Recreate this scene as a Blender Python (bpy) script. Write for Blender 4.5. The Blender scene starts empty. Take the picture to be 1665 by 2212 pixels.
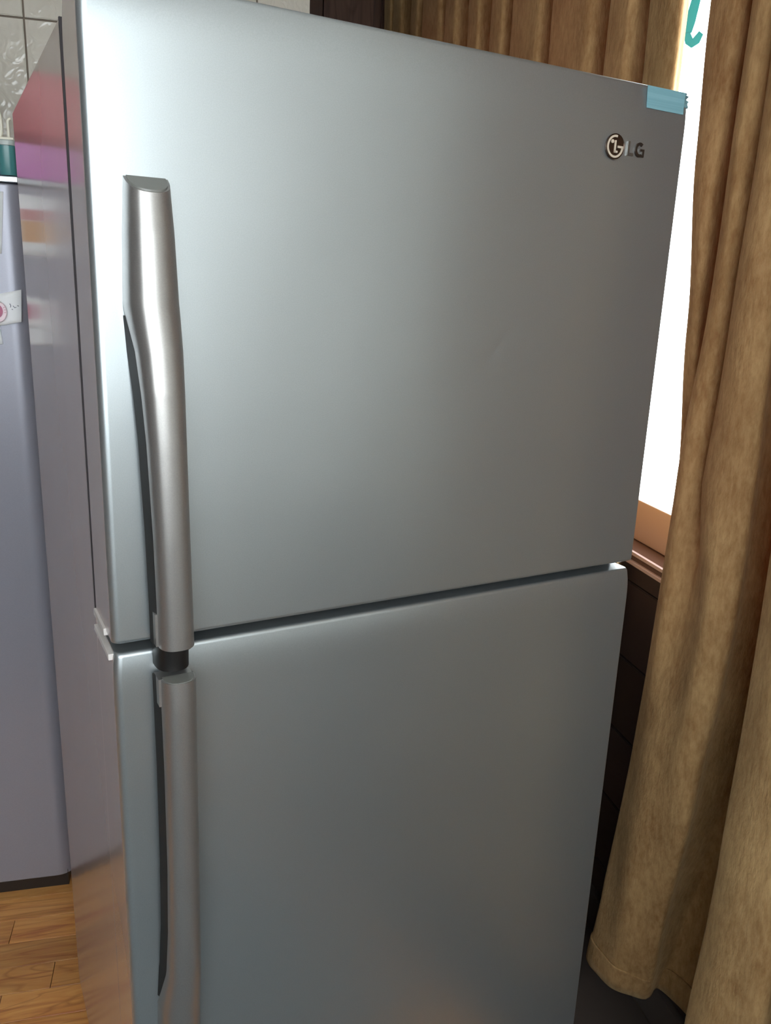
import bpy, bmesh, math, random
from mathutils import Vector, Matrix
random.seed(7)
C = bpy.context.scene.collection
SC = bpy.context.scene

# ---------------------------------------------------------------- camera
cam_d = bpy.data.cameras.new('camera'); cam = bpy.data.objects.new('camera', cam_d); C.objects.link(cam)
cam_d.sensor_fit = 'VERTICAL'; cam_d.sensor_height = 36.0; cam_d.lens = 36.0 * 1738.7 / 2212.0
cam_d.clip_start = 0.02; cam_d.clip_end = 200
M = Matrix(((0.9725615871966239, 0.02557076642142947, -0.2312360158241019, 0.089),
            (-0.2296319402132876, 0.2649761538243222, -0.9365131125287837, -0.837),
            (0.0373246720476512, 0.9639158541123233, 0.2635774934387332, 1.455), (0, 0, 0, 1)))
cam.matrix_world = M
SC.camera = cam

# ---------------------------------------------------------------- world, daylight, exposure
world = bpy.data.worlds.new('world'); SC.world = world; world.use_nodes = True
bg = world.node_tree.nodes['Background']
bg.inputs[0].default_value = (0.93, 0.97, 1.0, 1); bg.inputs[1].default_value = 7.6
def portal(name, loc, rot, sx, sy):
    d = bpy.data.lights.new(name, 'AREA'); d.shape = 'RECTANGLE'; d.size = sx; d.size_y = sy
    d.cycles.is_portal = True
    o = bpy.data.objects.new(name, d); C.objects.link(o); o.location = loc; o.rotation_euler = rot
    return o
PI = math.pi
# rear window behind the photographer, side window behind the curtains
RW = dict(x0=-1.10, x1=0.93, z0=1.02, z1=2.55, y=-2.00)
SWY0, SWY1, SWZ0, SWZ1 = -0.30, 2.6, 0.945, 2.35
portal('portal_rear', ((RW['x0']+RW['x1'])/2, RW['y']-0.10, (RW['z0']+RW['z1'])/2), (PI/2, 0, PI), RW['x1']-RW['x0'], RW['z1']-RW['z0'])
portal('portal_side', (1.13, (SWY0+SWY1)/2, (SWZ0+SWZ1)/2), (0, PI/2, 0), SWZ1-SWZ0, SWY1-SWY0)
SC.view_settings.view_transform = 'Standard'; SC.view_settings.look = 'None'
SC.view_settings.gamma = 1.0; SC.view_settings.use_curve_mapping = False
SC.view_settings.exposure = 0.20

# ---------------------------------------------------------------- materials
def srgb(r, g, b):
    f = lambda c: ((c/255+0.055)/1.055)**2.4 if c/255 > 0.04045 else c/255/12.92
    return (f(r), f(g), f(b), 1)
class Mat:
    def __init__(s, name, col=(0.5,0.5,0.5,1), rough=0.5, metal=0.0, **kw):
        s.m = bpy.data.materials.new(name); s.m.use_nodes = True
        s.t = s.m.node_tree; s.n = s.t.nodes; s.l = s.t.links
        s.b = s.n['Principled BSDF']
        s.b.inputs['Base Color'].default_value = col; s.b.inputs['Roughness'].default_value = rough; s.b.inputs['Metallic'].default_value = metal
        for k, v in kw.items(): s.b.inputs[k].default_value = v
    def node(s, t, **kw):
        n = s.n.new(t)
        for k, v in kw.items():
            if k in n.inputs.keys(): n.inputs[k].default_value = v
            else: setattr(n, k, v)
        return n
    def coords(s, scale=(1,1,1), kind='Object'):
        tc = s.node('ShaderNodeTexCoord'); mp = s.node('ShaderNodeMapping'); mp.inputs['Scale'].default_value = scale
        s.l.new(tc.outputs[kind], mp.inputs['Vector']); s.mp = mp
        return mp.outputs[0]
    def noise(s, vec, scale=5, detail=3, rough=0.5, dist=0.0):
        n = s.node('ShaderNodeTexNoise'); n.inputs['Scale'].default_value = scale; n.inputs['Detail'].default_value = detail
        n.inputs['Roughness'].default_value = rough; n.inputs['Distortion'].default_value = dist
        if vec is not None: s.l.new(vec, n.inputs['Vector'])
        return n.outputs['Fac']
    def ramp(s, fac, stops):
        r = s.node('ShaderNodeValToRGB'); e = r.color_ramp.elements
        e[0].position, e[0].color = stops[0]; e[1].position, e[1].color = stops[-1]
        for p, c in stops[1:-1]:
            x = e.new(p); x.color = c
        s.l.new(fac, r.inputs[0]); return r.outputs[0]
    def base(s, out): s.l.new(out, s.b.inputs['Base Color'])
    def bump(s, fac, strength=0.1, dist=0.01):
        b = s.node('ShaderNodeBump'); b.inputs['Strength'].default_value = strength; b.inputs['Distance'].default_value = dist
        s.l.new(fac, b.inputs['Height']); s.l.new(b.outputs[0], s.b.inputs['Normal']); return b
    def mix(s, fac, a, b):
        m = s.node('ShaderNodeMix', data_type='RGBA')
        for sock, val in ((m.inputs[0], fac), (m.inputs[6], a), (m.inputs[7], b)):
            if hasattr(val, 'is_linked'): s.l.new(val, sock)
            else: sock.default_value = val
        return m.outputs[2]
MT = {}
def silver(name, col, rough, metal, wav=0.004, speck=0.03, dent=()):
    m = Mat(name, col, rough, metal)
    v = m.coords()
    sp = m.noise(v, 900, 1)
    lo = tuple(c*(1-speck) for c in col[:3])+(1,); hi = tuple(min(1, c*(1+speck)) for c in col[:3])+(1,)
    m.base(m.ramp(sp, [(0.35, lo), (0.65, hi)]))
    w = m.noise(v, 3.2, 1)
    if dent:
        # a shallow slanting dent and a smaller one low on the panel
        for loc, rot, sc, amp in dent:
            tc = m.node('ShaderNodeTexCoord'); mp = m.node('ShaderNodeMapping', vector_type='TEXTURE')
            mp.inputs['Location'].default_value = loc; mp.inputs['Rotation'].default_value = (0, rot, 0); mp.inputs['Scale'].default_value = sc
            g = m.node('ShaderNodeTexGradient', gradient_type='QUADRATIC_SPHERE'); m.l.new(tc.outputs['Object'], mp.inputs[0]); m.l.new(mp.outputs[0], g.inputs[0])
            mm = m.node('ShaderNodeMath', operation='MULTIPLY_ADD'); mm.inputs[1].default_value = amp
            m.l.new(g.outputs['Fac'], mm.inputs[0]); m.l.new(w, mm.inputs[2]); w = mm.outputs[0]
    m.bump(w, 1.0, wav)
    return m
MT['door'] = silver('silver_door_paint', srgb(178,184,187), 0.345, 0.85, dent=[((0.475, 0, 1.390), 0.75, (0.018, 0.05, 0.058), -0.14)]).m
MT['handle'] = silver('silver_handle_paint', srgb(164,161,159), 0.34, 0.80, 0.0, 0.04).m
m = Mat('grey_gloss_side', srgb(172,158,154), 0.15, 0.0); m.b.inputs['IOR'].default_value = 1.75
m.bump(m.noise(m.coords((1,1,0.35)), 7, 1), 0.3, 0.002); MT['side'] = m.m
MT['cap'] = Mat('grey_plastic_cap', srgb(112,112,108), 0.35).m
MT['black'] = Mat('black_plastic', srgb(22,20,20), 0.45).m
MT['trim'] = Mat('pale_trim', srgb(216,210,206), 0.35, 0.1).m
MT['gasket'] = Mat('dark_gasket', srgb(38,30,34), 0.6).m
m = Mat('teal_tape', srgb(142,200,212), 0.35)
m.base(m.ramp(m.noise(m.coords((0.6,1,60)), 6, 2), [(0.3, srgb(108,150,160)), (0.7, srgb(126,168,178))])); MT['tape'] = m.m
MT['badge_dark'] = Mat('badge_brown_chrome', srgb(74,56,46), 0.22, 0.7).m
MT['badge_light'] = Mat('badge_cream_metal', srgb(222,208,190), 0.3, 0.3).m
MT['chrome_dark_refl'] = Mat('letter_chrome_dark_refl', srgb(84,76,70), 0.30, 0.8).m  # same chrome as the lighter letter, its dark reflection put into the colour
MT['chrome_mid'] = Mat('letter_chrome', srgb(138,132,126), 0.34, 0.8).m
# second fridge
MT['f2'] = silver('lilac_silver_paint', srgb(152,152,164), 0.33, 0.25, 0.002).m
MT['f2trim'] = Mat('bright_metal_strip', srgb(225,232,240), 0.2, 0.6).m
MT['toe'] = Mat('dark_toe_plastic', srgb(40,33,30), 0.5).m
m = Mat('white_paper', srgb(246,247,250), 0.7); m.bump(m.noise(m.coords(), 30, 2), 0.15, 0.002); MT['paper'] = m.m
MT['ink'] = Mat('blue_black_ink', srgb(66,72,92), 0.6).m
MT['mag_rim'] = Mat('pale_pink_magnet', srgb(240,216,224), 0.35).m
MT['mag_mid'] = Mat('raspberry_magnet', srgb(176,66,112), 0.3).m
MT['orange_print'] = Mat('orange_print', srgb(214,150,70), 0.5).m
MT['red_print'] = Mat('rose_print', srgb(196,110,110), 0.5).m
MT['teal_plastic'] = Mat('teal_plastic', srgb(70,128,130), 0.25).m
MT['pale_lid'] = Mat('pale_lid_plastic', srgb(176,184,182), 0.4).m
MT['cream'] = Mat('cream_plastic', srgb(226,220,204), 0.45).m
MT['magenta'] = Mat('magenta_plastic', srgb(206,122,192), 0.35).m
m = Mat('rose_red_cloth', srgb(200,88,104), 0.8)
m.base(m.ramp(m.noise(m.coords(), 9, 2), [(0.35, srgb(196,96,108)), (0.65, srgb(226,146,152))])); MT['rose'] = m.m
# room
m = Mat('glossy_cream_tile', srgb(206,200,188), 0.12)
v = m.coords((1,1,1), 'Object'); nz = m.noise(v, 22, 2, 0.5, 1.2); m.bump(nz, 0.55, 0.006); MT['tile'] = m.m
MT['grout'] = Mat('dark_grout', srgb(120,108,96), 0.8).m
m = Mat('cream_plaster', srgb(186,180,168), 0.8); m.bump(m.noise(m.coords(), 60, 3), 0.1, 0.004); MT['plaster'] = m.m
MT['brownwall'] = Mat('dark_brown_wall', srgb(92,80,74), 0.8).m  # unseen wall, darkened so the door edge and handle reflect dark
MT['rug'] = Mat('slate_rug', srgb(84,92,96), 0.95).m
MT['ceiling'] = Mat('white_ceiling', srgb(222,220,216), 0.85).m
m = Mat('dark_wall_tile', srgb(66,52,50), 0.28)
oi = m.node('ShaderNodeObjectInfo')
m.base(m.ramp(oi.outputs['Random'], [(0, srgb(58,46,44)), (1, srgb(76,62,60))])); MT['darktile'] = m.m
MT['darkgrout'] = Mat('black_grout', srgb(30,22,20), 0.8).m
MT['border'] = Mat('dark_grey_strip', srgb(74,66,62), 0.5).m
MT['skirt'] = Mat('grey_stone_skirting', srgb(84,76,72), 0.5).m
m = Mat('brown_window_frame', srgb(190,158,138), 0.3); MT['frame'] = m.m
MT['sill'] = Mat('brown_glossy_sill', srgb(92,66,58), 0.22).m
MT['edge_glint'] = Mat('pink_edge_glint', srgb(226,200,196), 0.25, 0.3).m  # pale colour stands in for highlights on the glossy sill edges
def wood(name, a, b, c, scale, rough=0.35, axis=(2.2,26,26)):
    m = Mat(name, a, rough)
    tc = m.node('ShaderNodeTexCoord'); oi = m.node('ShaderNodeObjectInfo')
    mp = m.node('ShaderNodeMapping'); mp.inputs['Scale'].default_value = axis
    ad = m.node('ShaderNodeVectorMath', operation='ADD'); sc = m.node('ShaderNodeVectorMath', operation='SCALE')
    cb = m.node('ShaderNodeCombineXYZ')
    for i in range(3): m.l.new(oi.outputs['Random'], cb.inputs[i])
    sc.inputs['Scale'].default_value = 37.0; m.l.new(cb.outputs[0], sc.inputs[0])
    m.l.new(tc.outputs['Object'], ad.inputs[0]); m.l.new(sc.outputs[0], ad.inputs[1]); m.l.new(ad.outputs[0], mp.inputs['Vector'])
    g = m.noise(mp.outputs[0], scale, 4, 0.6, 1.4)
    g2 = m.noise(mp.outputs[0], scale*0.35, 2, 0.5, 2.0)
    col = m.ramp(g, [(0.30, c), (0.46, a), (0.70, b)])
    vein = m.ramp(g2, [(0.47, (1,1,1,1)), (0.50, (0.62,0.52,0.42,1)), (0.53, (1,1,1,1))])
    mul = m.node('ShaderNodeMix', data_type='RGBA', blend_type='MULTIPLY'); mul.inputs[0].default_value = 0.7
    m.l.new(col, mul.inputs[6]); m.l.new(vein, mul.inputs[7])
    hs = m.node('ShaderNodeHueSaturation'); m.l.new(mul.outputs[2], hs.inputs['Color'])
    mr = m.node('ShaderNodeMapRange'); mr.inputs[3].default_value = 0.78; mr.inputs[4].default_value = 1.15
    m.l.new(oi.outputs['Random'], mr.inputs[0]); m.l.new(mr.outputs[0], hs.inputs['Value'])
    m.base(hs.outputs[0]); return m
MT['plank'] = wood('oak_laminate', srgb(206,142,76), srgb(222,164,96), srgb(178,108,58), 1.6).m
MT['gapdark'] = Mat('dark_joint', srgb(60,36,22), 0.8).m
MT['wardrobe'] = wood('dark_walnut', srgb(92,64,50), srgb(104,74,58), srgb(72,48,38), 1.2, 0.4, (16,16,1.6)).m
# velvet curtain: opaque pile with some light passing through the cloth
def curtain_mat(name, a, b, c, trans, tfac):
    m = Mat(name, a, 0.85); m.b.inputs['Sheen Weight'].default_value = 0.25; m.b.inputs['Sheen Roughness'].default_value = 0.4
    m.b.inputs['Sheen Tint'].default_value = srgb(230,205,160); m.b.inputs['Specular IOR Level'].default_value = 0.2
    v = m.coords((1,1,0.34)); n1 = m.noise(v, 120, 4, 0.65)
    v2 = m.coords((1,1,0.7)); n2 = m.noise(v2, 14, 2, 0.5)
    col = m.ramp(n1, [(0.34, c), (0.50, a), (0.66, b)])
    col2 = m.mix(0.4, col, m.ramp(n2, [(0.35, c), (0.65, b)]))
    m.base(col2)
    v3 = m.coords((1,1,0.4)); n3 = m.noise(v3, 160, 3, 0.6); m.bump(n3, 0.5, 0.004)
    tr = m.node('ShaderNodeBsdfTranslucent'); tr.inputs['Color'].default_value = trans
    mx = m.node('ShaderNodeMixShader'); mx.inputs[0].default_value = tfac
    out = m.n['Material Output']; m.l.new(m.b.outputs[0], mx.inputs[1]); m.l.new(tr.outputs[0], mx.inputs[2]); m.l.new(mx.outputs[0], out.inputs[0])
    return m.m
MT['curtain'] = curtain_mat('gold_brown_velvet', srgb(166,132,88), srgb(186,152,106), srgb(138,104,66), srgb(206,100,46), 0.12)
MT['hem'] = MT['curtain']
# glass
def glass(name, tint):
    m = Mat(name, tint, 0.05); t = m.node('ShaderNodeBsdfTransparent'); t.inputs[0].default_value = tint
    g = m.node('ShaderNodeBsdfGlossy'); g.inputs['Roughness'].default_value = 0.02
    mx = m.node('ShaderNodeMixShader'); mx.inputs[0].default_value = 0.04; m.l.new(t.outputs[0], mx.inputs[1]); m.l.new(g.outputs[0], mx.inputs[2])
    m.l.new(mx.outputs[0], m.n['Material Output'].inputs[0]); return m.m
MT['glass'] = glass('window_glass', (0.96,0.98,0.98,1))
m = Mat('turquoise_film', srgb(60,160,160), 0.3)
tr = m.node('ShaderNodeBsdfTranslucent'); tr.inputs[0].default_value = (0.075, 0.23, 0.235, 1)
mx = m.node('ShaderNodeMixShader'); mx.inputs[0].default_value = 0.5
m.l.new(m.b.outputs[0], mx.inputs[1]); m.l.new(tr.outputs[0], mx.inputs[2]); m.l.new(mx.outputs[0], m.n['Material Output'].inputs[0]); MT['turq'] = m.m

# ---------------------------------------------------------------- mesh helpers
def link(name, me, mat, parent=None, smooth=None, wn=False):
    if mat is not None and not me.materials: me.materials.append(MT[mat])
    o = bpy.data.objects.new(name, me); C.objects.link(o)
    if parent is not None: o.parent = parent
    if smooth is not None:
        for p in me.polygons: p.use_smooth = True
        me.set_sharp_from_angle(angle=math.radians(smooth))
    if wn:
        w = o.modifiers.new('weighted_normal', 'WEIGHTED_NORMAL'); w.keep_sharp = True; w.weight = 100
    return o
def from_bm(name, bm, mat, parent=None, smooth=None, wn=False):
    bmesh.ops.recalc_face_normals(bm, faces=bm.faces[:])
    me = bpy.data.meshes.new(name); bm.to_mesh(me); bm.free()
    return link(name, me, mat, parent, smooth, wn)
def bm_box(bm, x0, x1, y0, y1, z0, z1):
    vs = [bm.verts.new(p) for p in ((x0,y0,z0),(x1,y0,z0),(x1,y1,z0),(x0,y1,z0),(x0,y0,z1),(x1,y0,z1),(x1,y1,z1),(x0,y1,z1))]
    fs = [bm.faces.new([vs[i] for i in f]) for f in ((0,3,2,1),(4,5,6,7),(0,1,5,4),(1,2,6,5),(2,3,7,6),(3,0,4,7))]
    return vs, fs
def box(name, x0, x1, y0, y1, z0, z1, mat, parent=None, bevel=0.0, seg=2):
    bm = bmesh.new(); bm_box(bm, x0, x1, y0, y1, z0, z1)
    if bevel > 0:
        bmesh.ops.bevel(bm, geom=bm.edges[:], offset=bevel, segments=seg, profile=0.5, affect='EDGES')
        return from_bm(name, bm, mat, parent, 40, True)
    return from_bm(name, bm, mat, parent)
def boxes(name, lst, mat, parent=None):
    bm = bmesh.new()
    for b in lst: bm_box(bm, *b)
    return from_bm(name, bm, mat, parent)
def loft(name, rows, mat, parent=None, cap=True, closed=True, smooth=35, wn=False):
    bm = bmesh.new(); R = [[bm.verts.new(p) for p in r] for r in rows]; n = len(rows[0])
    for a, b in zip(R, R[1:]):
        for i in range(n if closed else n-1):
            j = (i+1) % n; bm.faces.new((a[i], a[j], b[j], b[i]))
    if cap: bm.faces.new(R[0][::-1]); bm.faces.new(R[-1])
    return from_bm(name, bm, mat, parent, smooth, wn)
def tube(name, pts, r, mat, parent=None, n=8, smooth=60):
    pts = [Vector(p) for p in pts]; rows = []
    for i, p in enumerate(pts):
        d = (pts[min(i+1, len(pts)-1)] - pts[max(i-1, 0)]).normalized()
        a = d.orthogonal().normalized() if i == 0 else (a - d*a.dot(d)).normalized()
        b = d.cross(a); rr = r[i] if isinstance(r, (list, tuple)) else r
        rows.append([p + (a*math.cos(2*PI*k/n) + b*math.sin(2*PI*k/n))*rr for k in range(n)])
    return loft(name, rows, mat, parent, True, True, smooth)
def empty(name, loc=(0,0,0), rz=0.0, label=None, cat=None, group=None):
    o = bpy.data.objects.new(name, None); C.objects.link(o); o.location = loc; o.rotation_euler = (0,0,rz)
    tag(o, label, cat, group); return o
def tag(o, label=None, cat=None, group=None, kind=None):
    if label: o['label'] = label
    if cat: o['category'] = cat
    if group: o['group'] = group
    if kind: o['kind'] = kind
    return o
def structure(o, label=None):
    o['kind'] = 'structure'
    if label: o['label'] = label
    return o

# ---------------------------------------------------------------- the room
XL, XR, YF, YT, YR, ZC = -2.4, 1.009, RW['y'], 1.68, 2.95, 2.75
# floor: sub floor + oak strips
fl = structure(box('floor', XL-0.12, XR+0.15, YF-0.12, YR+0.12, -0.06, -0.004, 'gapdark'), 'orange oak laminate floor of short strips')
PW, PL = 0.072, 0.43
def plank_mesh(L):
    bm = bmesh.new(); bm_box(bm, 0, L-0.0012, 0, PW-0.0010, -0.004, 0.0)
    bmesh.ops.bevel(bm, geom=[e for e in bm.edges if all(v.co.z > -0.001 for v in e.verts)], offset=0.0006, segments=1, affect='EDGES')
    bmesh.ops.recalc_face_normals(bm, faces=bm.faces[:])
    me = bpy.data.meshes.new('plank'); bm.to_mesh(me); bm.free(); me.materials.append(MT['plank']); return me
pm = {L: plank_mesh(L) for L in (0.36, 0.43, 0.50)}
bmr = bmesh.new(); first = True
y = YF; row = 0; nplank = 0
while y < YR:
    x = XL - random.random()*0.4
    while x < XR:
        L = random.choice((0.36, 0.43, 0.50)); x2 = x + L
        inner = -0.95 < x and x2 < 1.05 and -0.35 < y < 1.65 and y + PW < YR
        if inner and nplank < 290:
            o = bpy.data.objects.new('plank', pm[L]); C.objects.link(o); o.location = (x, y, 0); o.parent = fl; nplank += 1
        else:
            xa, xb = max(x, XL), min(x2, XR)
            if xb - xa > 0.01: bm_box(bmr, xa, xb-0.0012, y, min(y+PW, YR)-0.001, -0.004, 0.0)
        x = x2
    y += PW; row += 1
rest = from_bm('planks', bmr, 'plank', fl); rest['kind'] = 'stuff'
structure(box('ceiling', XL-0.12, XR+0.15, YF-0.12, YR+0.12, ZC, ZC+0.1, 'ceiling'), 'plain white ceiling')
structure(box('wall_left', XL-0.12, XL, YF-0.12, YR+0.12, 0, ZC, 'brownwall'), 'unseen left wall, kept dark brown for its reflections')
# tiled wall behind the second fridge, and the recess beside it
wb = structure(box('wall_back', XL, 0.437, YT, YR, 0, ZC, 'grout'), 'wall of glossy cream tiles with dark joints')
TW, TH, J = 0.30, 0.45, 0.005
bm = bmesh.new(); bm_box(bm, 0, TW-J, -0.007, 0, 0, TH-J)
bmesh.ops.bevel(bm, geom=[e for e in bm.edges if all(v.co.y < -0.001 for v in e.verts)], offset=0.002, segments=2, affect='EDGES')
bmesh.ops.recalc_face_normals(bm, faces=bm.faces[:])
tme = bpy.data.meshes.new('tile'); bm.to_mesh(tme); bm.free(); tme.materials.append(MT['tile'])
zt = 2.105 - 4*TH
for r in range(-1, 7):
    z0 = zt + r*TH; z1 = z0 + TH
    if z0 >= ZC or z1 <= 0: continue
    k = 0; x0 = -0.308 + 2*TW
    while x0 > XL - TW:
        if x0 < 0.437:
            o = bpy.data.objects.new('tile', tme); C.objects.link(o); o.parent = wb
            xa, xb = max(x0, XL), min(x0+TW, 0.437); za, zb = max(z0, 0), min(z1, ZC)
            o.location = (xa + J/2, YT, za + J/2); o.scale = ((xb-xa)/TW, 1, (zb-za)/TH)
        x0 -= TW
structure(box('wall_recess', 0.437, XR+0.15, YR, YR+0.12, 0, ZC, 'plaster'), 'cream wall at the end of the recess')
# window wall
wr = structure(boxes('wall_right', [(XR, 1.16, YF-0.12, YR, 0, SWZ0-0.02), (XR, 1.16, YF-0.12, YR, SWZ1, ZC), (XR, 1.16, YF-0.12, SWY0, SWZ0-0.02, SWZ1), (XR, 1.16, SWY1, YR, SWZ0-0.02, SWZ1)], 'plaster'), 'window wall with dark tiles under the sill')
bm = bmesh.new(); bm_box(bm, -0.008, 0, 0, 0.346, 0, 0.170)
bmesh.ops.bevel(bm, geom=[e for e in bm.edges if all(v.co.x < -0.001 for v in e.verts)], offset=0.002, segments=2, affect='EDGES')
bmesh.ops.recalc_face_normals(bm, faces=bm.faces[:])
dme = bpy.data.meshes.new('wall_tile'); bm.to_mesh(dme); bm.free(); dme.materials.append(MT['darktile'])
box('tile_bed', XR-0.003, XR, -1.0, 2.9, 0.0, 0.918, 'darkgrout', wr)
for (za, zb) in ((0.876, 0.916), (0.702, 0.874), (0.528, 0.700), (0.354, 0.526), (0.180, 0.352), (0.10, 0.178)):
    yy = -1.0
    while yy < 2.85:
        o = bpy.data.objects.new('wall_tile', dme); C.objects.link(o); o.parent = wr
        o.location = (XR-0.003, yy, za); o.scale = (1, 1, (zb-za)/0.172); yy += 0.35
structure(box('baseboard_right', XR-0.022, XR-0.003, -1.6, 2.9, 0, 0.095, 'skirt', None, 0.002), 'grey stone skirting under the curtains')
structure(box('trim_1', 0.735, XR-0.024, -1.2, 2.9, 0.0, 0.006, 'border', None, 0.002), 'dark grey strip on the floor along the window wall')  # added strip, makes the floor darker along the window wall
# rear wall with its window opening
structure(boxes('wall_front', [(XL, XR, YF-0.14, YF, 0, RW['z0']), (XL, XR, YF-0.14, YF, RW['z1'], ZC), (XL, RW['x0'], YF-0.14, YF, RW['z0'], RW['z1']), (RW['x1'], XR, YF-0.14, YF, RW['z0'], RW['z1'])], 'plaster'), 'plastered wall with a window behind the camera')
def window(name, axis, a0, a1, z0, z1, p0, p1, n, label, glassp, fr=0.055, fm='frame'):
    """frame built from bars across the opening; axis 'y': opening runs along Y (wall plane X)"""
    f = lambda u0, u1, za, zb, d0=p0, d1=p1: ((d0, d1, u0, u1, za, zb) if axis == 'y' else (u0, u1, d0, d1, za, zb))
    w = structure(empty(name), label)
    box('frame_rail', *f(a0, a1, z0, z0+fr*1.65), fm, w, 0.004); box('frame_rail', *f(a0, a1, z1-fr, z1), fm, w, 0.004)
    for i in range(n+1):
        c = a0 + (a1-a0)*i/n; h = fr/2
        u0 = max(a0, c-h) if i else a0; u1 = min(a1, c+h)
        if i == 0: u1 = a0+fr
        if i == n: u0 = a1-fr
        box('frame_stile', *f(u0, u1, z0+fr*1.65, z1-fr), fm, w, 0.004)
    for i in range(n):
        c0 = a0+(a1-a0)*i/n+fr/2; c1 = a0+(a1-a0)*(i+1)/n-fr/2
        box('pane', *f(c0, c1, z0+fr*1.65-0.004, z1-fr+0.004, glassp, glassp+0.005), 'glass', w)
    return w
w1 = window('window_1', 'y', SWY0, SWY1, SWZ0, SWZ1, 1.040, 1.085, 2, 'brown framed window glaring white between the curtains', 1.062)
box('sill', 0.990, 1.085, SWY0-0.05, SWY1+0.05, SWZ0-0.022, SWZ0-0.0005, 'sill', w1, 0.003)
box('edge_glint', 0.987, 0.994, SWY0-0.05, SWY1+0.05, SWZ0-0.007, SWZ0+0.001, 'edge_glint', w1, 0.001)  # thin pale strips as painted highlights along the sill edges
box('edge_glint', 0.983, 0.992, SWY0-0.05, SWY1+0.05, SWZ0-0.026, SWZ0-0.018, 'edge_glint', w1, 0.001)
window('window_2', 'x', RW['x0'], RW['x1'], RW['z0'], RW['z1'], YF-0.09, YF-0.04, 2, 'window in the wall behind the camera', YF-0.066, 0.05, 'ceiling')


# ---------------------------------------------------------------- the big silver fridge (local frame, turned 15 degrees in the room)
W = 0.755; DZ = 1.0775; LZ = 1.0655
FR = empty('refrigerator', (0,0,0), math.radians(15), 'tall silver two-door refrigerator with long vertical handles, filling the picture', 'refrigerator')
body = box('body', 0.0, W, 0.106, 0.66, 0.04, 1.702, 'side', FR, 0.001)
box('front_frame', -0.0004, W+0.0004, 0.1035, 0.1075, LZ+0.010, 1.7025, 'gasket', FR)
for fx in (0.05, W-0.05):
    for fy in (0.14, 0.60):
        bm = bmesh.new(); bmesh.ops.create_cone(bm, cap_ends=True, segments=14, radius1=0.022, radius2=0.018, depth=0.04, matrix=Matrix.Translation((fx, fy, 0.02)))
        from_bm('foot', bm, 'black', FR, 40)
box('kick_plate', 0.02, W-0.02, 0.09, 0.105, 0.045, 0.115, 'cap', FR, 0.003)
def door_rows(z0, z1, back_top, back_bot, r=0.009, edge=0.005, crown=0.0032, crown_h=0.055):
    zs = []
    for k in range(5):
        a = PI/2*k/4; zs.append((z0 + edge*(1-math.cos(a)), edge*(1-math.sin(a))))
    for k in range(1, 12): zs.append((z0+edge + (z1-crown_h-z0-edge)*k/11, 0.0))
    for k in range(1, 9):
        t = k/8; zs.append((z1-crown_h + (crown_h-edge)*t, crown*t**3))
    for k in range(1, 5):
        a = PI/2*k/4; zs.append((z1-edge+edge*math.sin(a), crown + edge*(1-math.cos(a))))
    rows = []
    for z, off in zs:
        t = (z-z0)/(z1-z0); yb = back_bot + (back_top-back_bot)*t
        s = min(off, edge)*0.6
        row = [(s, yb, z)]
        row += [(s + r - r*math.cos(PI/2*k/6), off + r - r*math.sin(PI/2*k/6), z) for k in range(7)]
        row += [(W*q, off, z) for q in (0.1, 0.3, 0.5, 0.7, 0.9)]
        q_ = 0.003; row += [(W - s - q_ + q_*math.sin(PI/2*k/6), off + q_ - q_*math.cos(PI/2*k/6), z) for k in range(7)]
        row.append((W-s, yb, z)); rows.append(row)
    return rows
def make_door(z0, z1, bt, bb):
    d = loft('door', door_rows(z0, z1, bt, bb), 'door', FR, True, True, 35, True)
    me = d.data; me.materials.append(MT['side'])
    for p in me.polygons:
        if abs(p.normal.x) > 0.97: p.material_index = 1
    return d
d1 = make_door(DZ, 1.72, 0.089, 0.098); d1['label'] = 'upper freezer door'
d2 = make_door(0.10, LZ, 0.1055, 0.1055); d2['label'] = 'lower fridge door'
box('gasket', 0.003, W-0.012, 0.086, 0.112, DZ+0.012, 1.70, 'gasket', d1)
box('gasket', 0.012, W-0.012, 0.098, 0.112, 0.115, LZ-0.012, 'gasket', d2)
# pale plastic end strips seen on the door sides at the joint
box('end_trim', -0.0030, 0.010, 0.034, 0.100, DZ-0.001, DZ+0.0075, 'trim', d1, 0.001)
box('end_trim', -0.0030, 0.010, 0.012, 0.1035, LZ-0.0095, LZ-0.002, 'trim', d2, 0.001)
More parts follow.
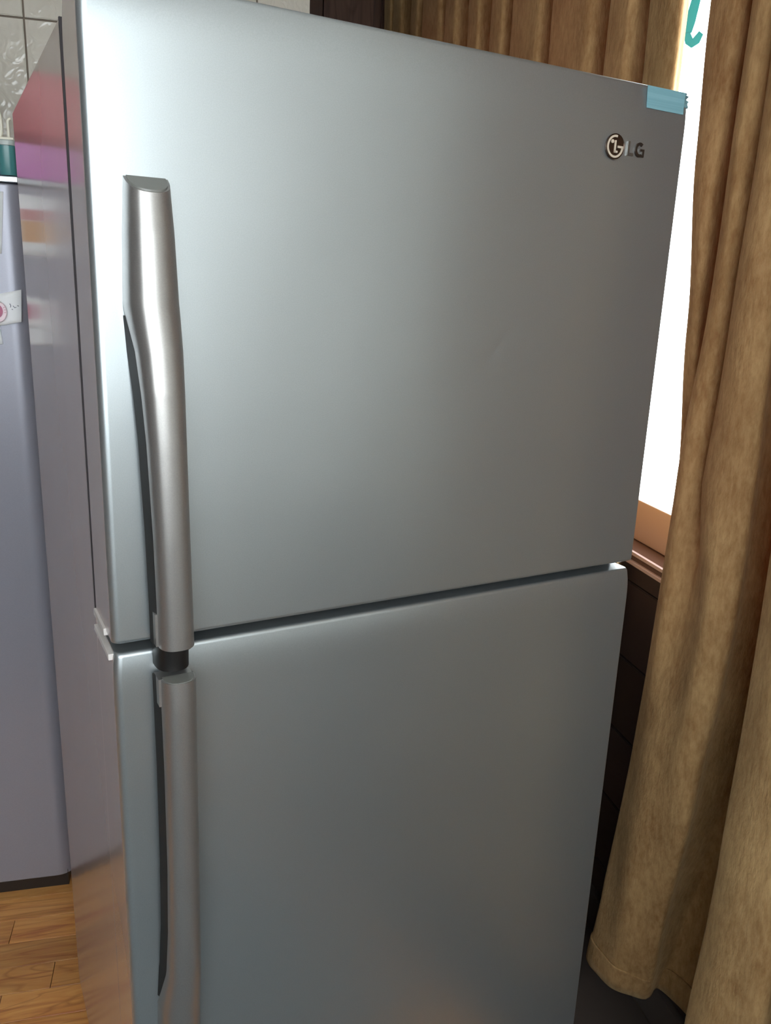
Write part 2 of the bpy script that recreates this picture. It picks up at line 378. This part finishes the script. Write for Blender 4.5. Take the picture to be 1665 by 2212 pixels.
# hinge plate at the right of the joint
box('hinge', W-0.085, W-0.012, 0.03, 0.11, LZ+0.0015, DZ-0.0015, 'black', FR)
def handle(parent, rows, cut_top=0.0, cut_bot=0.0):
    """rows: z, x left, x right, y back, y front.  A D-section bar lofted down the door."""
    NS = 20; zt = rows[0][0]; zb = rows[-1][0]
    def interp(z):
        for a, b in zip(rows, rows[1:]):
            if a[0] >= z >= b[0]:
                t = (a[0]-z)/(a[0]-b[0]) if a[0] != b[0] else 0
                return [p+(q-p)*t for p, q in zip(a[1:], b[1:])]
        return rows[-1][1:]
    zs = sorted({zt-(zt-zb)*i/70 for i in range(71)} | {r[0] for r in rows}, reverse=True)
    L = []; back = []
    for z in zs:
        xl, xr, yb, yf = interp(z); r = []
        cl = min(1.0, -yb/0.012); xl += 0.0042*cl; yb -= 0.002*cl
        for k in range(NS+1):
            a = PI*k/NS; c = math.cos(a); s = math.sin(a)
            x = (xl+xr)/2 - (xr-xl)/2*math.copysign(abs(c)**0.80, c); yy = yb + (yf-yb)*s**0.72
            dz = cut_top*yy*max(0, 1-(zt-z)/0.05) - cut_bot*yy*max(0, 1-(z-zb)/0.05)
            r.append((x, yy, z+dz))
        L.append(r)
    h = loft('handle', L, 'handle', parent, True, True, 40)
    # dark liner: the bar's inner side plus the shade behind it
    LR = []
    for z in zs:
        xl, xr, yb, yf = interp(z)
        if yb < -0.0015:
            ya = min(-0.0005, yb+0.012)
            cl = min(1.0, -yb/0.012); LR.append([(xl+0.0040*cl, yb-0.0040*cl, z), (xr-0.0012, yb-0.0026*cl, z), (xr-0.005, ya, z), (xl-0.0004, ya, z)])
    loft('liner_and_shade', LR, 'black', h)
    return h, L
up = [(1.551, .033, .075, 0, -.028), (1.50, .0300, .0775, 0, -.033), (1.435, .0275, .0795, 0, -.038), (1.42, .0280, .0797, -.004, -.0395),
      (1.39, .0297, .0795, -.012, -.0425), (1.35, .0325, .0790, -.018, -.045), (1.30, .0350, .0787, -.021, -.046), (1.20, .0375, .0790, -.023, -.047),
      (1.125, .0385, .0800, -.022, -.047), (1.081, .0385, .0803, -.022, -.047)]
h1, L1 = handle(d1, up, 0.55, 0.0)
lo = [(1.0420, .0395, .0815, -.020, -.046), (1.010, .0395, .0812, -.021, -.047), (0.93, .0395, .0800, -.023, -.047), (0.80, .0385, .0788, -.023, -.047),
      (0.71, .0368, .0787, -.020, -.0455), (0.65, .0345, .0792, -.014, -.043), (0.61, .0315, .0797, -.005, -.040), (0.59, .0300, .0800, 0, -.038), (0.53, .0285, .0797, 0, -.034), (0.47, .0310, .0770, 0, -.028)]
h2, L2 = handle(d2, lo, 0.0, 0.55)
def bracket(parent, z0, z1, xl, xr):
    bm = bmesh.new(); bm_box(bm, xl, xr, -0.035, -0.0003, z0, z1)
    bmesh.ops.bevel(bm, geom=[e for e in bm.edges if abs(e.verts[0].co.z-e.verts[1].co.z) > 0.01], offset=0.007, segments=5, affect='EDGES')
    from_bm('bracket', bm, 'handle', parent, 40)
bracket(h1, 1.0815, 1.118, .0402, .0775); bracket(h2, 1.010, 1.0424, .0412, .0790)
def endcap(L, parent, push, up_dir, mat='cap', inset=0.88):
    c = Vector((0,0,0))
    for p in L: c += Vector(p)
    c /= len(L); o = Vector((0, -0.0, push))
    bm = bmesh.new(); a = [bm.verts.new(c + (Vector(p)-c)*inset + o*up_dir) for p in L]; b = [bm.verts.new(c + (Vector(p)-c)*inset - o*up_dir) for p in L]
    bm.faces.new(a); bm.faces.new(b[::-1])
    for i in range(len(L)):
        j = (i+1) % len(L); bm.faces.new((a[i], a[j], b[j], b[i]))
    return from_bm('end_cap', bm, mat, parent, 40)
endcap(L1[0], h1, 0.0018, 1); endcap(L1[-1], h1, 0.0012, -1, 'black')
endcap(L2[0], h2, 0.0010, 1); endcap(L2[-1], h2, 0.0018, -1)
# black block standing in for the shaded hollow between the handle ends
loft('joint_shade', [[(.0605 - .0185*math.copysign(abs(math.cos(PI*k/16))**0.8, math.cos(PI*k/16)), -(.034 if z > 1.06 else .030)*math.sin(PI*k/16)**0.72, z) for k in range(17)] for z in (1.0500, 1.0560, 1.0795)], 'black', FR)
# badge: round emblem and two letters
def disc(name, c, r, y0, y1, mat, parent, n=40, bev=0.0):
    rows = []
    prof = [(r*0.96, y0), (r, (y0+y1)/2), (r, y1-bev), (r-bev, y1)] if bev else [(r, y0), (r, y1)]
    for rr, yy in prof: rows.append([(c[0]+rr*math.cos(2*PI*k/n), yy, c[1]+rr*math.sin(2*PI*k/n)) for k in range(n)])
    return loft(name, rows, mat, parent)
bc = (0.6335, 1.6412); br = 0.0150
em = disc('emblem', bc, br, 0.0, -0.0028, 'badge_dark', d1, 48, 0.0007); em['label'] = 'round brown chrome emblem with cream strokes'
def stroke(name, pts, w, mat, parent, y=-0.0028, d=0.0008):
    """flat ribbon of width w following pts (x,z) on the door face, rounded by a short depth"""
    P = [Vector((p[0], p[1])) for p in pts]; rows = []
    for i, p in enumerate(P):
        t = (P[min(i+1, len(P)-1)]-P[max(i-1, 0)]).normalized(); n = Vector((-t.y, t.x))*w/2
        a = p+n; b = p-n
        rows.append([(a.x, y+0.0002, a.y), (a.x, y-d, a.y), (b.x, y-d, b.y), (b.x, y+0.0002, b.y)])
    return loft(name, rows, mat, parent)
A = br*0.80
E_ = lambda x, z: (bc[0]+x*br, bc[1]+z*br)
arc = [(bc[0]+A*math.cos(math.radians(a)), bc[1]+A*math.sin(math.radians(a))) for a in range(78, 361, 6)]
stroke('emblem_ring', arc, br*0.165, 'badge_light', em)
stroke('emblem_bar', [E_(0.88, 0.0), E_(0.28, 0.0)], br*0.165, 'badge_light', em)
stroke('emblem_stem', [E_(0.0, 0.47), E_(0.0, -0.47)], br*0.165, 'badge_light', em)
stroke('emblem_foot', [E_(-0.08, -0.40), E_(0.30, -0.40)], br*0.165, 'badge_light', em)
disc('emblem_eye', E_(-0.34, 0.36), br*0.15, -0.0027, -0.0037, 'badge_light', em, 20)
lw = 0.0034
stroke('letter', [(0.6575, 1.6500), (0.6575, 1.6335)], lw, 'chrome_mid', d1, -0.0001, 0.0022)
stroke('letter', [(0.6558, 1.6350), (0.6660, 1.6350)], lw, 'chrome_mid', d1, -0.0001, 0.0022)
gc = (0.6765, 1.6418)
gp = [(gc[0]+0.0062*math.cos(math.radians(a)), gc[1]+0.0070*math.sin(math.radians(a))) for a in range(50, 300, 10)]
stroke('letter', gp + [(0.6828, 1.6345), (0.6828, 1.6410)], lw, 'chrome_dark_refl', d1, -0.0001, 0.0022)
stroke('letter', [(0.6845, 1.6415), (0.6770, 1.6415)], lw*0.8, 'chrome_dark_refl', d1, -0.0001, 0.0022)
# strip of pale teal tape on the top corner, ragged where it was torn over the edge
tp = bmesh.new(); N = 14
fr_ = [tp.verts.new((0.6795+0.0018*(k/N), -0.0009, 1.7175-0.0255*k/N)) for k in range(N+1)]
ed = [tp.verts.new((W+0.0008+random.uniform(0, 0.0035)*(1 if k % 2 else 0.3), 0.002 + 0.006*random.random(), 1.7185-0.0260*k/N)) for k in range(N+1)]
md = [tp.verts.new((W-0.009, -0.0009, 1.7175-0.0258*k/N)) for k in range(N+1)]
for k in range(N):
    tp.faces.new((fr_[k], fr_[k+1], md[k+1], md[k])); tp.faces.new((md[k], md[k+1], ed[k+1], ed[k]))
tape = from_bm('tape', tp, 'tape', d1); tape['label'] = 'pale teal strip of tape on the top corner'
so = tape.modifiers.new('solid', 'SOLIDIFY'); so.thickness = 0.0006; so.offset = 1

# ---------------------------------------------------------------- the second fridge behind
F2X0, F2X1, F2Y = -0.93, -0.228, 0.975
F2 = empty('refrigerator', (0,0,0), 0, 'lilac grey refrigerator with notes on its door, behind at the left edge', 'refrigerator')
box('body', F2X0, F2X1, F2Y+0.07, F2Y+0.66, 0.045, 1.648, 'f2', F2, 0.006)
def rrows(x0, x1, yf, yb, z0, z1, r, e):
    zs = [(z0+e*(1-math.cos(PI/2*k/4)), e*(1-math.sin(PI/2*k/4))) for k in range(5)] + [(z0+(z1-z0)*k/8, 0) for k in range(1, 8)] + [(z1-e+e*math.sin(PI/2*k/4), e*(1-math.cos(PI/2*k/4))) for k in range(5)]
    out = []
    for z, off in zs:
        row = [(x0+off, yb, z)]
        row += [(x0+off+r-r*math.cos(PI/2*k/8), yf+off+(r-r*math.sin(PI/2*k/8))*0.6, z) for k in range(9)]
        row += [(x1-off-r+r*math.sin(PI/2*k/8), yf+off+(r-r*math.cos(PI/2*k/8))*0.6, z) for k in range(9)]
        row.append((x1-off, yb, z)); out.append(row)
    return out
fd = loft('door', rrows(F2X0, F2X1, F2Y, F2Y+0.065, 0.032, 1.632, 0.036, 0.004), 'f2', F2, True, True, 40, True)
box('top_trim', F2X0+0.005, F2X1-0.002, F2Y-0.002, F2Y+0.06, 1.634, 1.645, 'f2trim', F2, 0.002)
box('toe_plate', F2X0+0.02, F2X1-0.01, F2Y+0.006, F2Y+0.10, 0.0, 0.044, 'toe', F2)
# notes and magnets on its door
def sheet(name, pts, y, mat, label, cat, group=None, curl=0.0):
    """thin sheet from four (x,z) corners standing at plane y, slightly curled off the door"""
    n = 6; rows = []
    (ax, az), (bx, bz), (cx, cz), (dx, dz) = pts
    bm = bmesh.new(); g = []
    for i in range(n+1):
        t = i/n; r = []
        for j in range(n+1):
            s = j/n
            x = (ax*(1-s)+bx*s)*(1-t) + (dx*(1-s)+cx*s)*t; z = (az*(1-s)+bz*s)*(1-t) + (dz*(1-s)+cz*s)*t
            r.append(bm.verts.new((x, y - curl*(t**2)*(0.4+0.6*s), z)))
        g.append(r)
    for i in range(n):
        for j in range(n): bm.faces.new((g[i][j], g[i+1][j], g[i+1][j+1], g[i][j+1]))
    o = from_bm(name, bm, mat, None, 60); so = o.modifiers.new('solid', 'SOLIDIFY'); so.thickness = 0.0005; so.offset = 1
    return tag(o, label, cat, group)
nt = sheet('paper_note', [(-0.345, 1.408), (-0.2385, 1.4320), (-0.2420, 1.3685), (-0.352, 1.346)], F2Y-0.0040, 'paper', 'tilted white paper note with handwriting, under the round pink magnet', 'note', None, 0.004)
def scribble(pts): 
    return stroke('handwriting', pts, 0.0011, 'ink', nt, F2Y-0.0062, 0.0004)
scribble([(-0.2620, 1.4040), (-0.2600, 1.4000), (-0.2610, 1.3965)]); scribble([(-0.2560, 1.4000), (-0.2530, 1.3960), (-0.2500, 1.3975)])
scribble([(-0.2590, 1.3930), (-0.2565, 1.3925)]); scribble([(-0.2480, 1.4005), (-0.2450, 1.3995)])
sheet('paper_slip', [(-0.345, 1.362), (-0.2855, 1.3660), (-0.2815, 1.3230), (-0.345, 1.318)], F2Y-0.0015, 'paper', 'small blank white slip hanging below the tilted note', 'note')
cd = sheet('picture_card', [(-0.370, 1.614), (-0.2575, 1.6160), (-0.2700, 1.5000), (-0.372, 1.497)], F2Y-0.0015, 'paper', 'pale card with an orange picture, uppermost on the lilac fridge door', 'card')
box('picture', -0.350, -0.292, F2Y-0.0032, F2Y-0.0020, 1.525, 1.566, 'orange_print', cd)
box('picture', -0.350, -0.292, F2Y-0.0032, F2Y-0.0020, 1.567, 1.588, 'red_print', cd)
mg = empty('round_magnet', (-0.2895, F2Y-0.009, 1.388), 0, 'round raspberry magnet with a pale pink rim on the tilted note', 'magnet')
disc('rim', (0, 0), 0.0225, 0.004, -0.003, 'mag_rim', mg, 40, 0.0015); disc('centre', (-0.001, 0.001), 0.0160, -0.0028, -0.0040, 'mag_mid', mg, 36)
for a in (25, 10, -5):
    a = math.radians(a); stroke('tick', [(0.0175*math.cos(a), 0.0175*math.sin(a)), (0.0208*math.cos(a), 0.0208*math.sin(a))], 0.0008, 'mag_mid', mg, -0.0032, 0.0005)
# things on its top
def tub(name, x0, x1, y0, y1, z0, z1, mat, lidmat, label, group):
    r = empty(name, ((x0+x1)/2, (y0+y1)/2, z0), 0, label, 'box', group); hx, hy, h = (x1-x0)/2, (y1-y0)/2, z1-z0
    def ring(sx, sy, z, rad=0.012):
        o = []
        for cx, cy, a0 in ((sx-rad, sy-rad, 0), (-sx+rad, sy-rad, 90), (-sx+rad, -sy+rad, 180), (sx-rad, -sy+rad, 270)):
            o += [(cx+rad*math.cos(math.radians(a0+22.5*k)), cy+rad*math.sin(math.radians(a0+22.5*k)), z) for k in range(5)]
        return o
    loft('tub', [ring(hx*0.94, hy*0.94, 0), ring(hx*0.955, hy*0.955, h*0.1), ring(hx*0.985, hy*0.985, h*0.84)], mat, r)
    loft('lid', [ring(hx, hy, h*0.845), ring(hx, hy, h*0.97), ring(hx*0.98, hy*0.98, h)], lidmat, r)
    return r
TOP = 1.649
tub('storage_box', -0.2685, -0.2335, 0.985, 1.24, TOP, TOP+0.064, 'teal_plastic', 'pale_lid', 'teal plastic box with a pale lid on top of the lilac fridge', None)
tub('storage_box', -0.46, -0.272, 0.985, 1.26, TOP, TOP+0.064, 'magenta', 'magenta', 'magenta plastic box beside the teal one on the lilac fridge', None)
bk = empty('basket', (-0.262, 1.06, TOP+0.0645), 0, 'cream plastic basket with looped handles on the teal box', 'basket')
def loop(cx, w, h, z0, y, r):
    pts = []
    for k in range(41):
        a = 2*PI*k/40; pts.append((cx+w/2*math.copysign(abs(math.cos(a))**0.6, math.cos(a)), y, z0+h/2+h/2*math.copysign(abs(math.sin(a))**0.6, math.sin(a))))
    return pts
tube('handle_loop', loop(-0.006, 0.022, 0.046, 0.004, -0.06, 0.004), 0.0038, 'cream', bk)
tube('side_post', [(0.0175, -0.06, 0.0), (0.0175, -0.06, 0.034), (0.020, -0.06, 0.038), (0.024, -0.06, 0.039)], 0.003, 'cream', bk)
box('tray', -0.030, 0.027, -0.066, 0.10, 0.0, 0.005, 'cream', bk, 0.0015)
def pillow(name, c, sx, sy, sz, mat, label, cat):
    bm = bmesh.new(); bmesh.ops.create_icosphere(bm, subdivisions=4, radius=1.0)
    for v in bm.verts:
        p = v.co; n = Vector([math.copysign(abs(q)**0.62, q) for q in p])
        w = 1 + 0.05*math.sin(6*p.x+2*p.z) + 0.04*math.sin(9*p.z)
        v.co = Vector((n.x*sx*w, n.y*sy*w, n.z*sz))
    o = from_bm(name, bm, mat, None, 180); o.location = c; return tag(o, label, cat)
pillow('cloth_bundle', (-0.41, 1.10, TOP+0.0645+0.076), 0.118, 0.10, 0.075, 'rose', 'rose red cloth bundle on the magenta box', 'cloth')

# ---------------------------------------------------------------- dark wardrobe in the recess
wd = empty('wardrobe', (0.55, 2.80, 0), 0, 'dark brown wooden wardrobe at the end of the recess', 'wardrobe')
box('body', -0.105, 0.420, 0.055, 0.148, 0.0, 2.70, 'wardrobe', wd, 0.003)
for a, b in ((-0.10, 0.10), (0.104, 0.313)):
    box('door_panel', a, b, 0.030, 0.0545, 0.08, 2.68, 'wardrobe', wd, 0.003)
lb = box('leaning_board', -0.012, 0.012, -0.010, 0.010, 0.0, 2.66, 'wardrobe', None, 0.002)
lb.location = (0.858, 2.815, 0.003); lb.rotation_euler = (0, 0.018, 0)
tag(lb, 'narrow dark board leaning between the wardrobe and the far curtain', 'board')

# ---------------------------------------------------------------- curtains
def catmull(P, n):
    out = []
    for i in range(len(P)-1):
        p0 = P[max(i-1, 0)]; p1 = P[i]; p2 = P[i+1]; p3 = P[min(i+2, len(P)-1)]
        for k in range(n):
            t = k/n
            out.append(tuple(0.5*((2*b) + (c-a)*t + (2*a-5*b+4*c-d)*t*t + (3*b-a-3*c+d)*t**3) for a, b, c, d in zip(p0, p1, p2, p3)))
    out.append(P[-1]); return out
def curtain(name, levels, zs, label, sub=5, hem_shape=None, hemh=0.06):
    """levels: list of (z, [(u,v), ...]) from the top down; the profile is interpolated over zs"""
    r = empty(name, (0,0,0), 0, label, 'curtain', 'gold brown velvet curtains')
    def prof(z):
        for (za, A), (zb, B) in zip(levels, levels[1:]):
            if za >= z >= zb:
                t = (za-z)/(za-zb); t = t*t*(3-2*t)*0.5 + t*0.5
                return [(a[0]+(b[0]-a[0])*t, a[1]+(b[1]-a[1])*t) for a, b in zip(A, B)]
        return levels[0][1] if z > levels[0][0] else levels[-1][1]
    def rows_for(zl, grow=0.0):
        rows = []
        for z in zl:
            P = catmull(prof(z), sub); L = len(P); row = []
            for i, (u, v) in enumerate(P):
                s = i/L
                wob = 0.0022*math.sin(7*z+11*s*6) + 0.0015*math.sin(17*z+31*s)
                zz = z
                if hem_shape: zz = z + hem_shape(u, v, z)
                row.append((u+wob-grow, v+0.6*wob, zz))
            rows.append(row)
        return rows
    o = loft('cloth', rows_for(zs), 'curtain', r, False, False, 180)
    so = o.modifiers.new('solid', 'SOLIDIFY'); so.thickness = 0.003; so.offset = 0
    zb = zs[-1]
    h = loft('hem', rows_for([zb+hemh, zb+hemh-0.004, zb+hemh*0.6, zb+hemh*0.3, zb-0.002], 0.0035), 'hem', r, False, False, 180)
    so = h.modifiers.new('solid', 'SOLIDIFY'); so.thickness = 0.003; so.offset = 0
    return r
# front curtain: ridges given as (v far, v near) at each height, then a bulge towards the room
FT = [ # z,  a_far a_near a_u,  b_far b_near b_u, crease_u, c_far c_near c_u, e_far e_near
 (2.66, .448, .368, .905, .338, .282, .897, .945, .262, .200, .896, .110, .020),
 (1.85, .440, .361, .900, .333, .276, .897, .945, .262, .195, .896, .110, .015),
 (1.67, .430, .368, .902, .333, .286, .897, .945, .267, .190, .896, .105, .005),
 (1.42, .412, .378, .912, .336, .295, .897, .940, .274, .186, .896, .100, -.01),
 (1.19, .428, .400, .945, .357, .305, .897, .922, .282, .176, .896, .095, -.02),
 (1.02, .436, .410, .952, .363, .300, .898, .902, .252, .172, .898, .092, -.03),
 (0.65, .450, .430, .955, .394, .335, .900, .898, .268, .210, .906, .090, -.045),
 (0.30, .475, .462, .955, .434, .385, .902, .909, .332, .272, .928, .108, -.04),
 (0.06, .500, .488, .950, .468, .425, .902, .919, .372, .315, .950, .124, -.035)]
def deepen(u, v, k=0.036):
    w = max(0.0, min(1.15, (1.0-u)/0.105)); return (u-k*w, v-(v+0.837)/0.811*k*w)
levels = []
for z, af, an, au, bf, bn, bu, cu, cf, cn, cw, ef, en in FT:
    ru = 0.888
    P = [(au+.030, af+.034), (au+.016, af+.018), (au, af), (au-.006, (af+an)/2), (au, an), (max(.935, au+.006), an+.004),
         (.988, (an+bf)/2+.004), (.940, bf+.004), (bu+.003, bf), (bu-.008, (bf+bn)/2), (bu+.002, bn), (cu, (bn+cf)/2), (cw+.000, cf), (cw-.012, (cf+cn)/2), (cw+.004, cn), (cw+.030, cn+.008),
         (.988, cn-.004), (1.000, (cn+ef)/2), (.985, ef+.010), (.935, ef+.010), (ru, ef), (ru-.018, (ef*2+en)/3), (ru-.018, (ef+en*2)/3), (ru, en), (.93, en+.004), (.985, en-.03), (.94, en-.06),
         (ru, en-.08), (ru-.012, en-.14), (ru, en-.19), (.96, en-.21), (.965, en-.24), (ru, en-.27), (ru-.01, en-.33), (ru+.01, en-.38), (.95, en-.40)]
    lowf = max(0.0, min(1.0, (1.05-z)/0.40)); lowf = lowf*lowf*(3-2*lowf)
    for i in range(8, 15):      # towards the floor the two middle pleats merge into one thick roll
        u, v = P[i]; t = (bf-v)/(bf-cn)
        P[i] = (u + (bu + (cw-bu)*t + .006 - .020*math.sin(PI*max(0, min(1, t)))**0.8 - u)*lowf, v)
    levels.append((z, [deepen(u, v) for u, v in P]))
zs = [2.66-0.03*i for i in range(85)] + [0.125]
def hemdrop(u, v, z):
    return 0.0
curtain('curtain', levels, zs, 'near curtain at the right edge hanging almost to the floor in thick folds', 5, None, 0.062)
# far curtain, gathered on the other side of the bright gap
rid = [(0.533, 0.637), (0.686, 0.781), (0.854, 1.063), (1.134, 1.328), (1.383, 1.484), (1.572, 1.673), (1.772, 1.899), (1.959, 2.176), (2.253, 2.359), (2.501, 2.640), (2.66, 2.781)]
def farprof(k):
    P = [(.955, .612), (.930, .574), (.913, .548)]
    for i, (a, b) in enumerate(rid):
        w = b-a; d = .004*math.sin(5*i+k)
        P += [(.902+d, a+.004), (.896+d, a+w*.3), (.897+d, a+w*.7), (.903+d, b-.004)]
        nx = rid[i+1][0] if i+1 < len(rid) else b+.03
        P += [(.945, b-.002), (.985, (b*2+nx)/3), (.985, (b+nx*2)/3), (.945, nx+.002)]
    return [deepen(u, v, 0.024) for u, v in P]
curtain('curtain', [(2.66, farprof(0.0)), (1.2, farprof(0.7)), (0.06, farprof(1.6))], [2.66-0.08*i for i in range(33)]+[0.065], 'far curtain behind the refrigerator top, gathered in many narrow folds', 4)
rod = tube('curtain_rod', [(0.938, -1.0, 2.685), (0.938, 2.9, 2.685)], 0.014, 'wardrobe', None, 12)
tag(rod, 'dark curtain rod above the window, out of the picture', 'curtain rod')
for yy in (-0.8, 1.0, 2.7):
    tube('bracket', [(0.938, yy, 2.685), (1.008, yy, 2.685)], 0.008, 'wardrobe', rod)

# unseen slate rug, put in so the lower door reflects cool grey
rg = box('rug', -1.5, 0.70, -1.85, -0.12, 0.0005, 0.010, 'rug', None, 0.003)
tag(rg, 'unseen slate grey rug put in before the refrigerator to grey its reflection', 'rug')

# turquoise ornament hanging in the bright gap
orn = empty('hanging_ornament', (1.022, 0.680, 1.925), math.radians(58), 'turquoise film ornament hanging in the bright window gap', 'ornament')
def shard(name, pts, th=0.003):
    bm = bmesh.new(); a = [bm.verts.new((0.0, y, z)) for y, z in pts]; b = [bm.verts.new((th, y, z)) for y, z in pts]
    bm.faces.new(a); bm.faces.new(b[::-1])
    for i in range(len(pts)):
        j = (i+1) % len(pts); bm.faces.new((a[i], a[j], b[j], b[i]))
    return from_bm(name, bm, 'turq', orn)
shard('crescent', [(-0.006, 0.110), (0.004, 0.096), (0.011, 0.076), (0.0155, 0.054), (0.017, 0.034), (0.0175, 0.0198), (0.004, 0.0198), (0.000, 0.036), (-0.003, 0.058), (-0.006, 0.082)])
shard('facet', [(0.019, 0.0195), (0.013, 0.002), (0.001, -0.006), (0.0005, 0.010), (0.006, 0.0195)])
shard('facet', [(0.0009, 0.010), (0.0009, -0.0060), (-0.012, 0.002), (-0.017, 0.016), (-0.009, 0.022)])
tube('thread', [(0.001, -0.002, 0.11), (0.001, -0.002, 0.415)], 0.0008, 'cream', orn, 6)
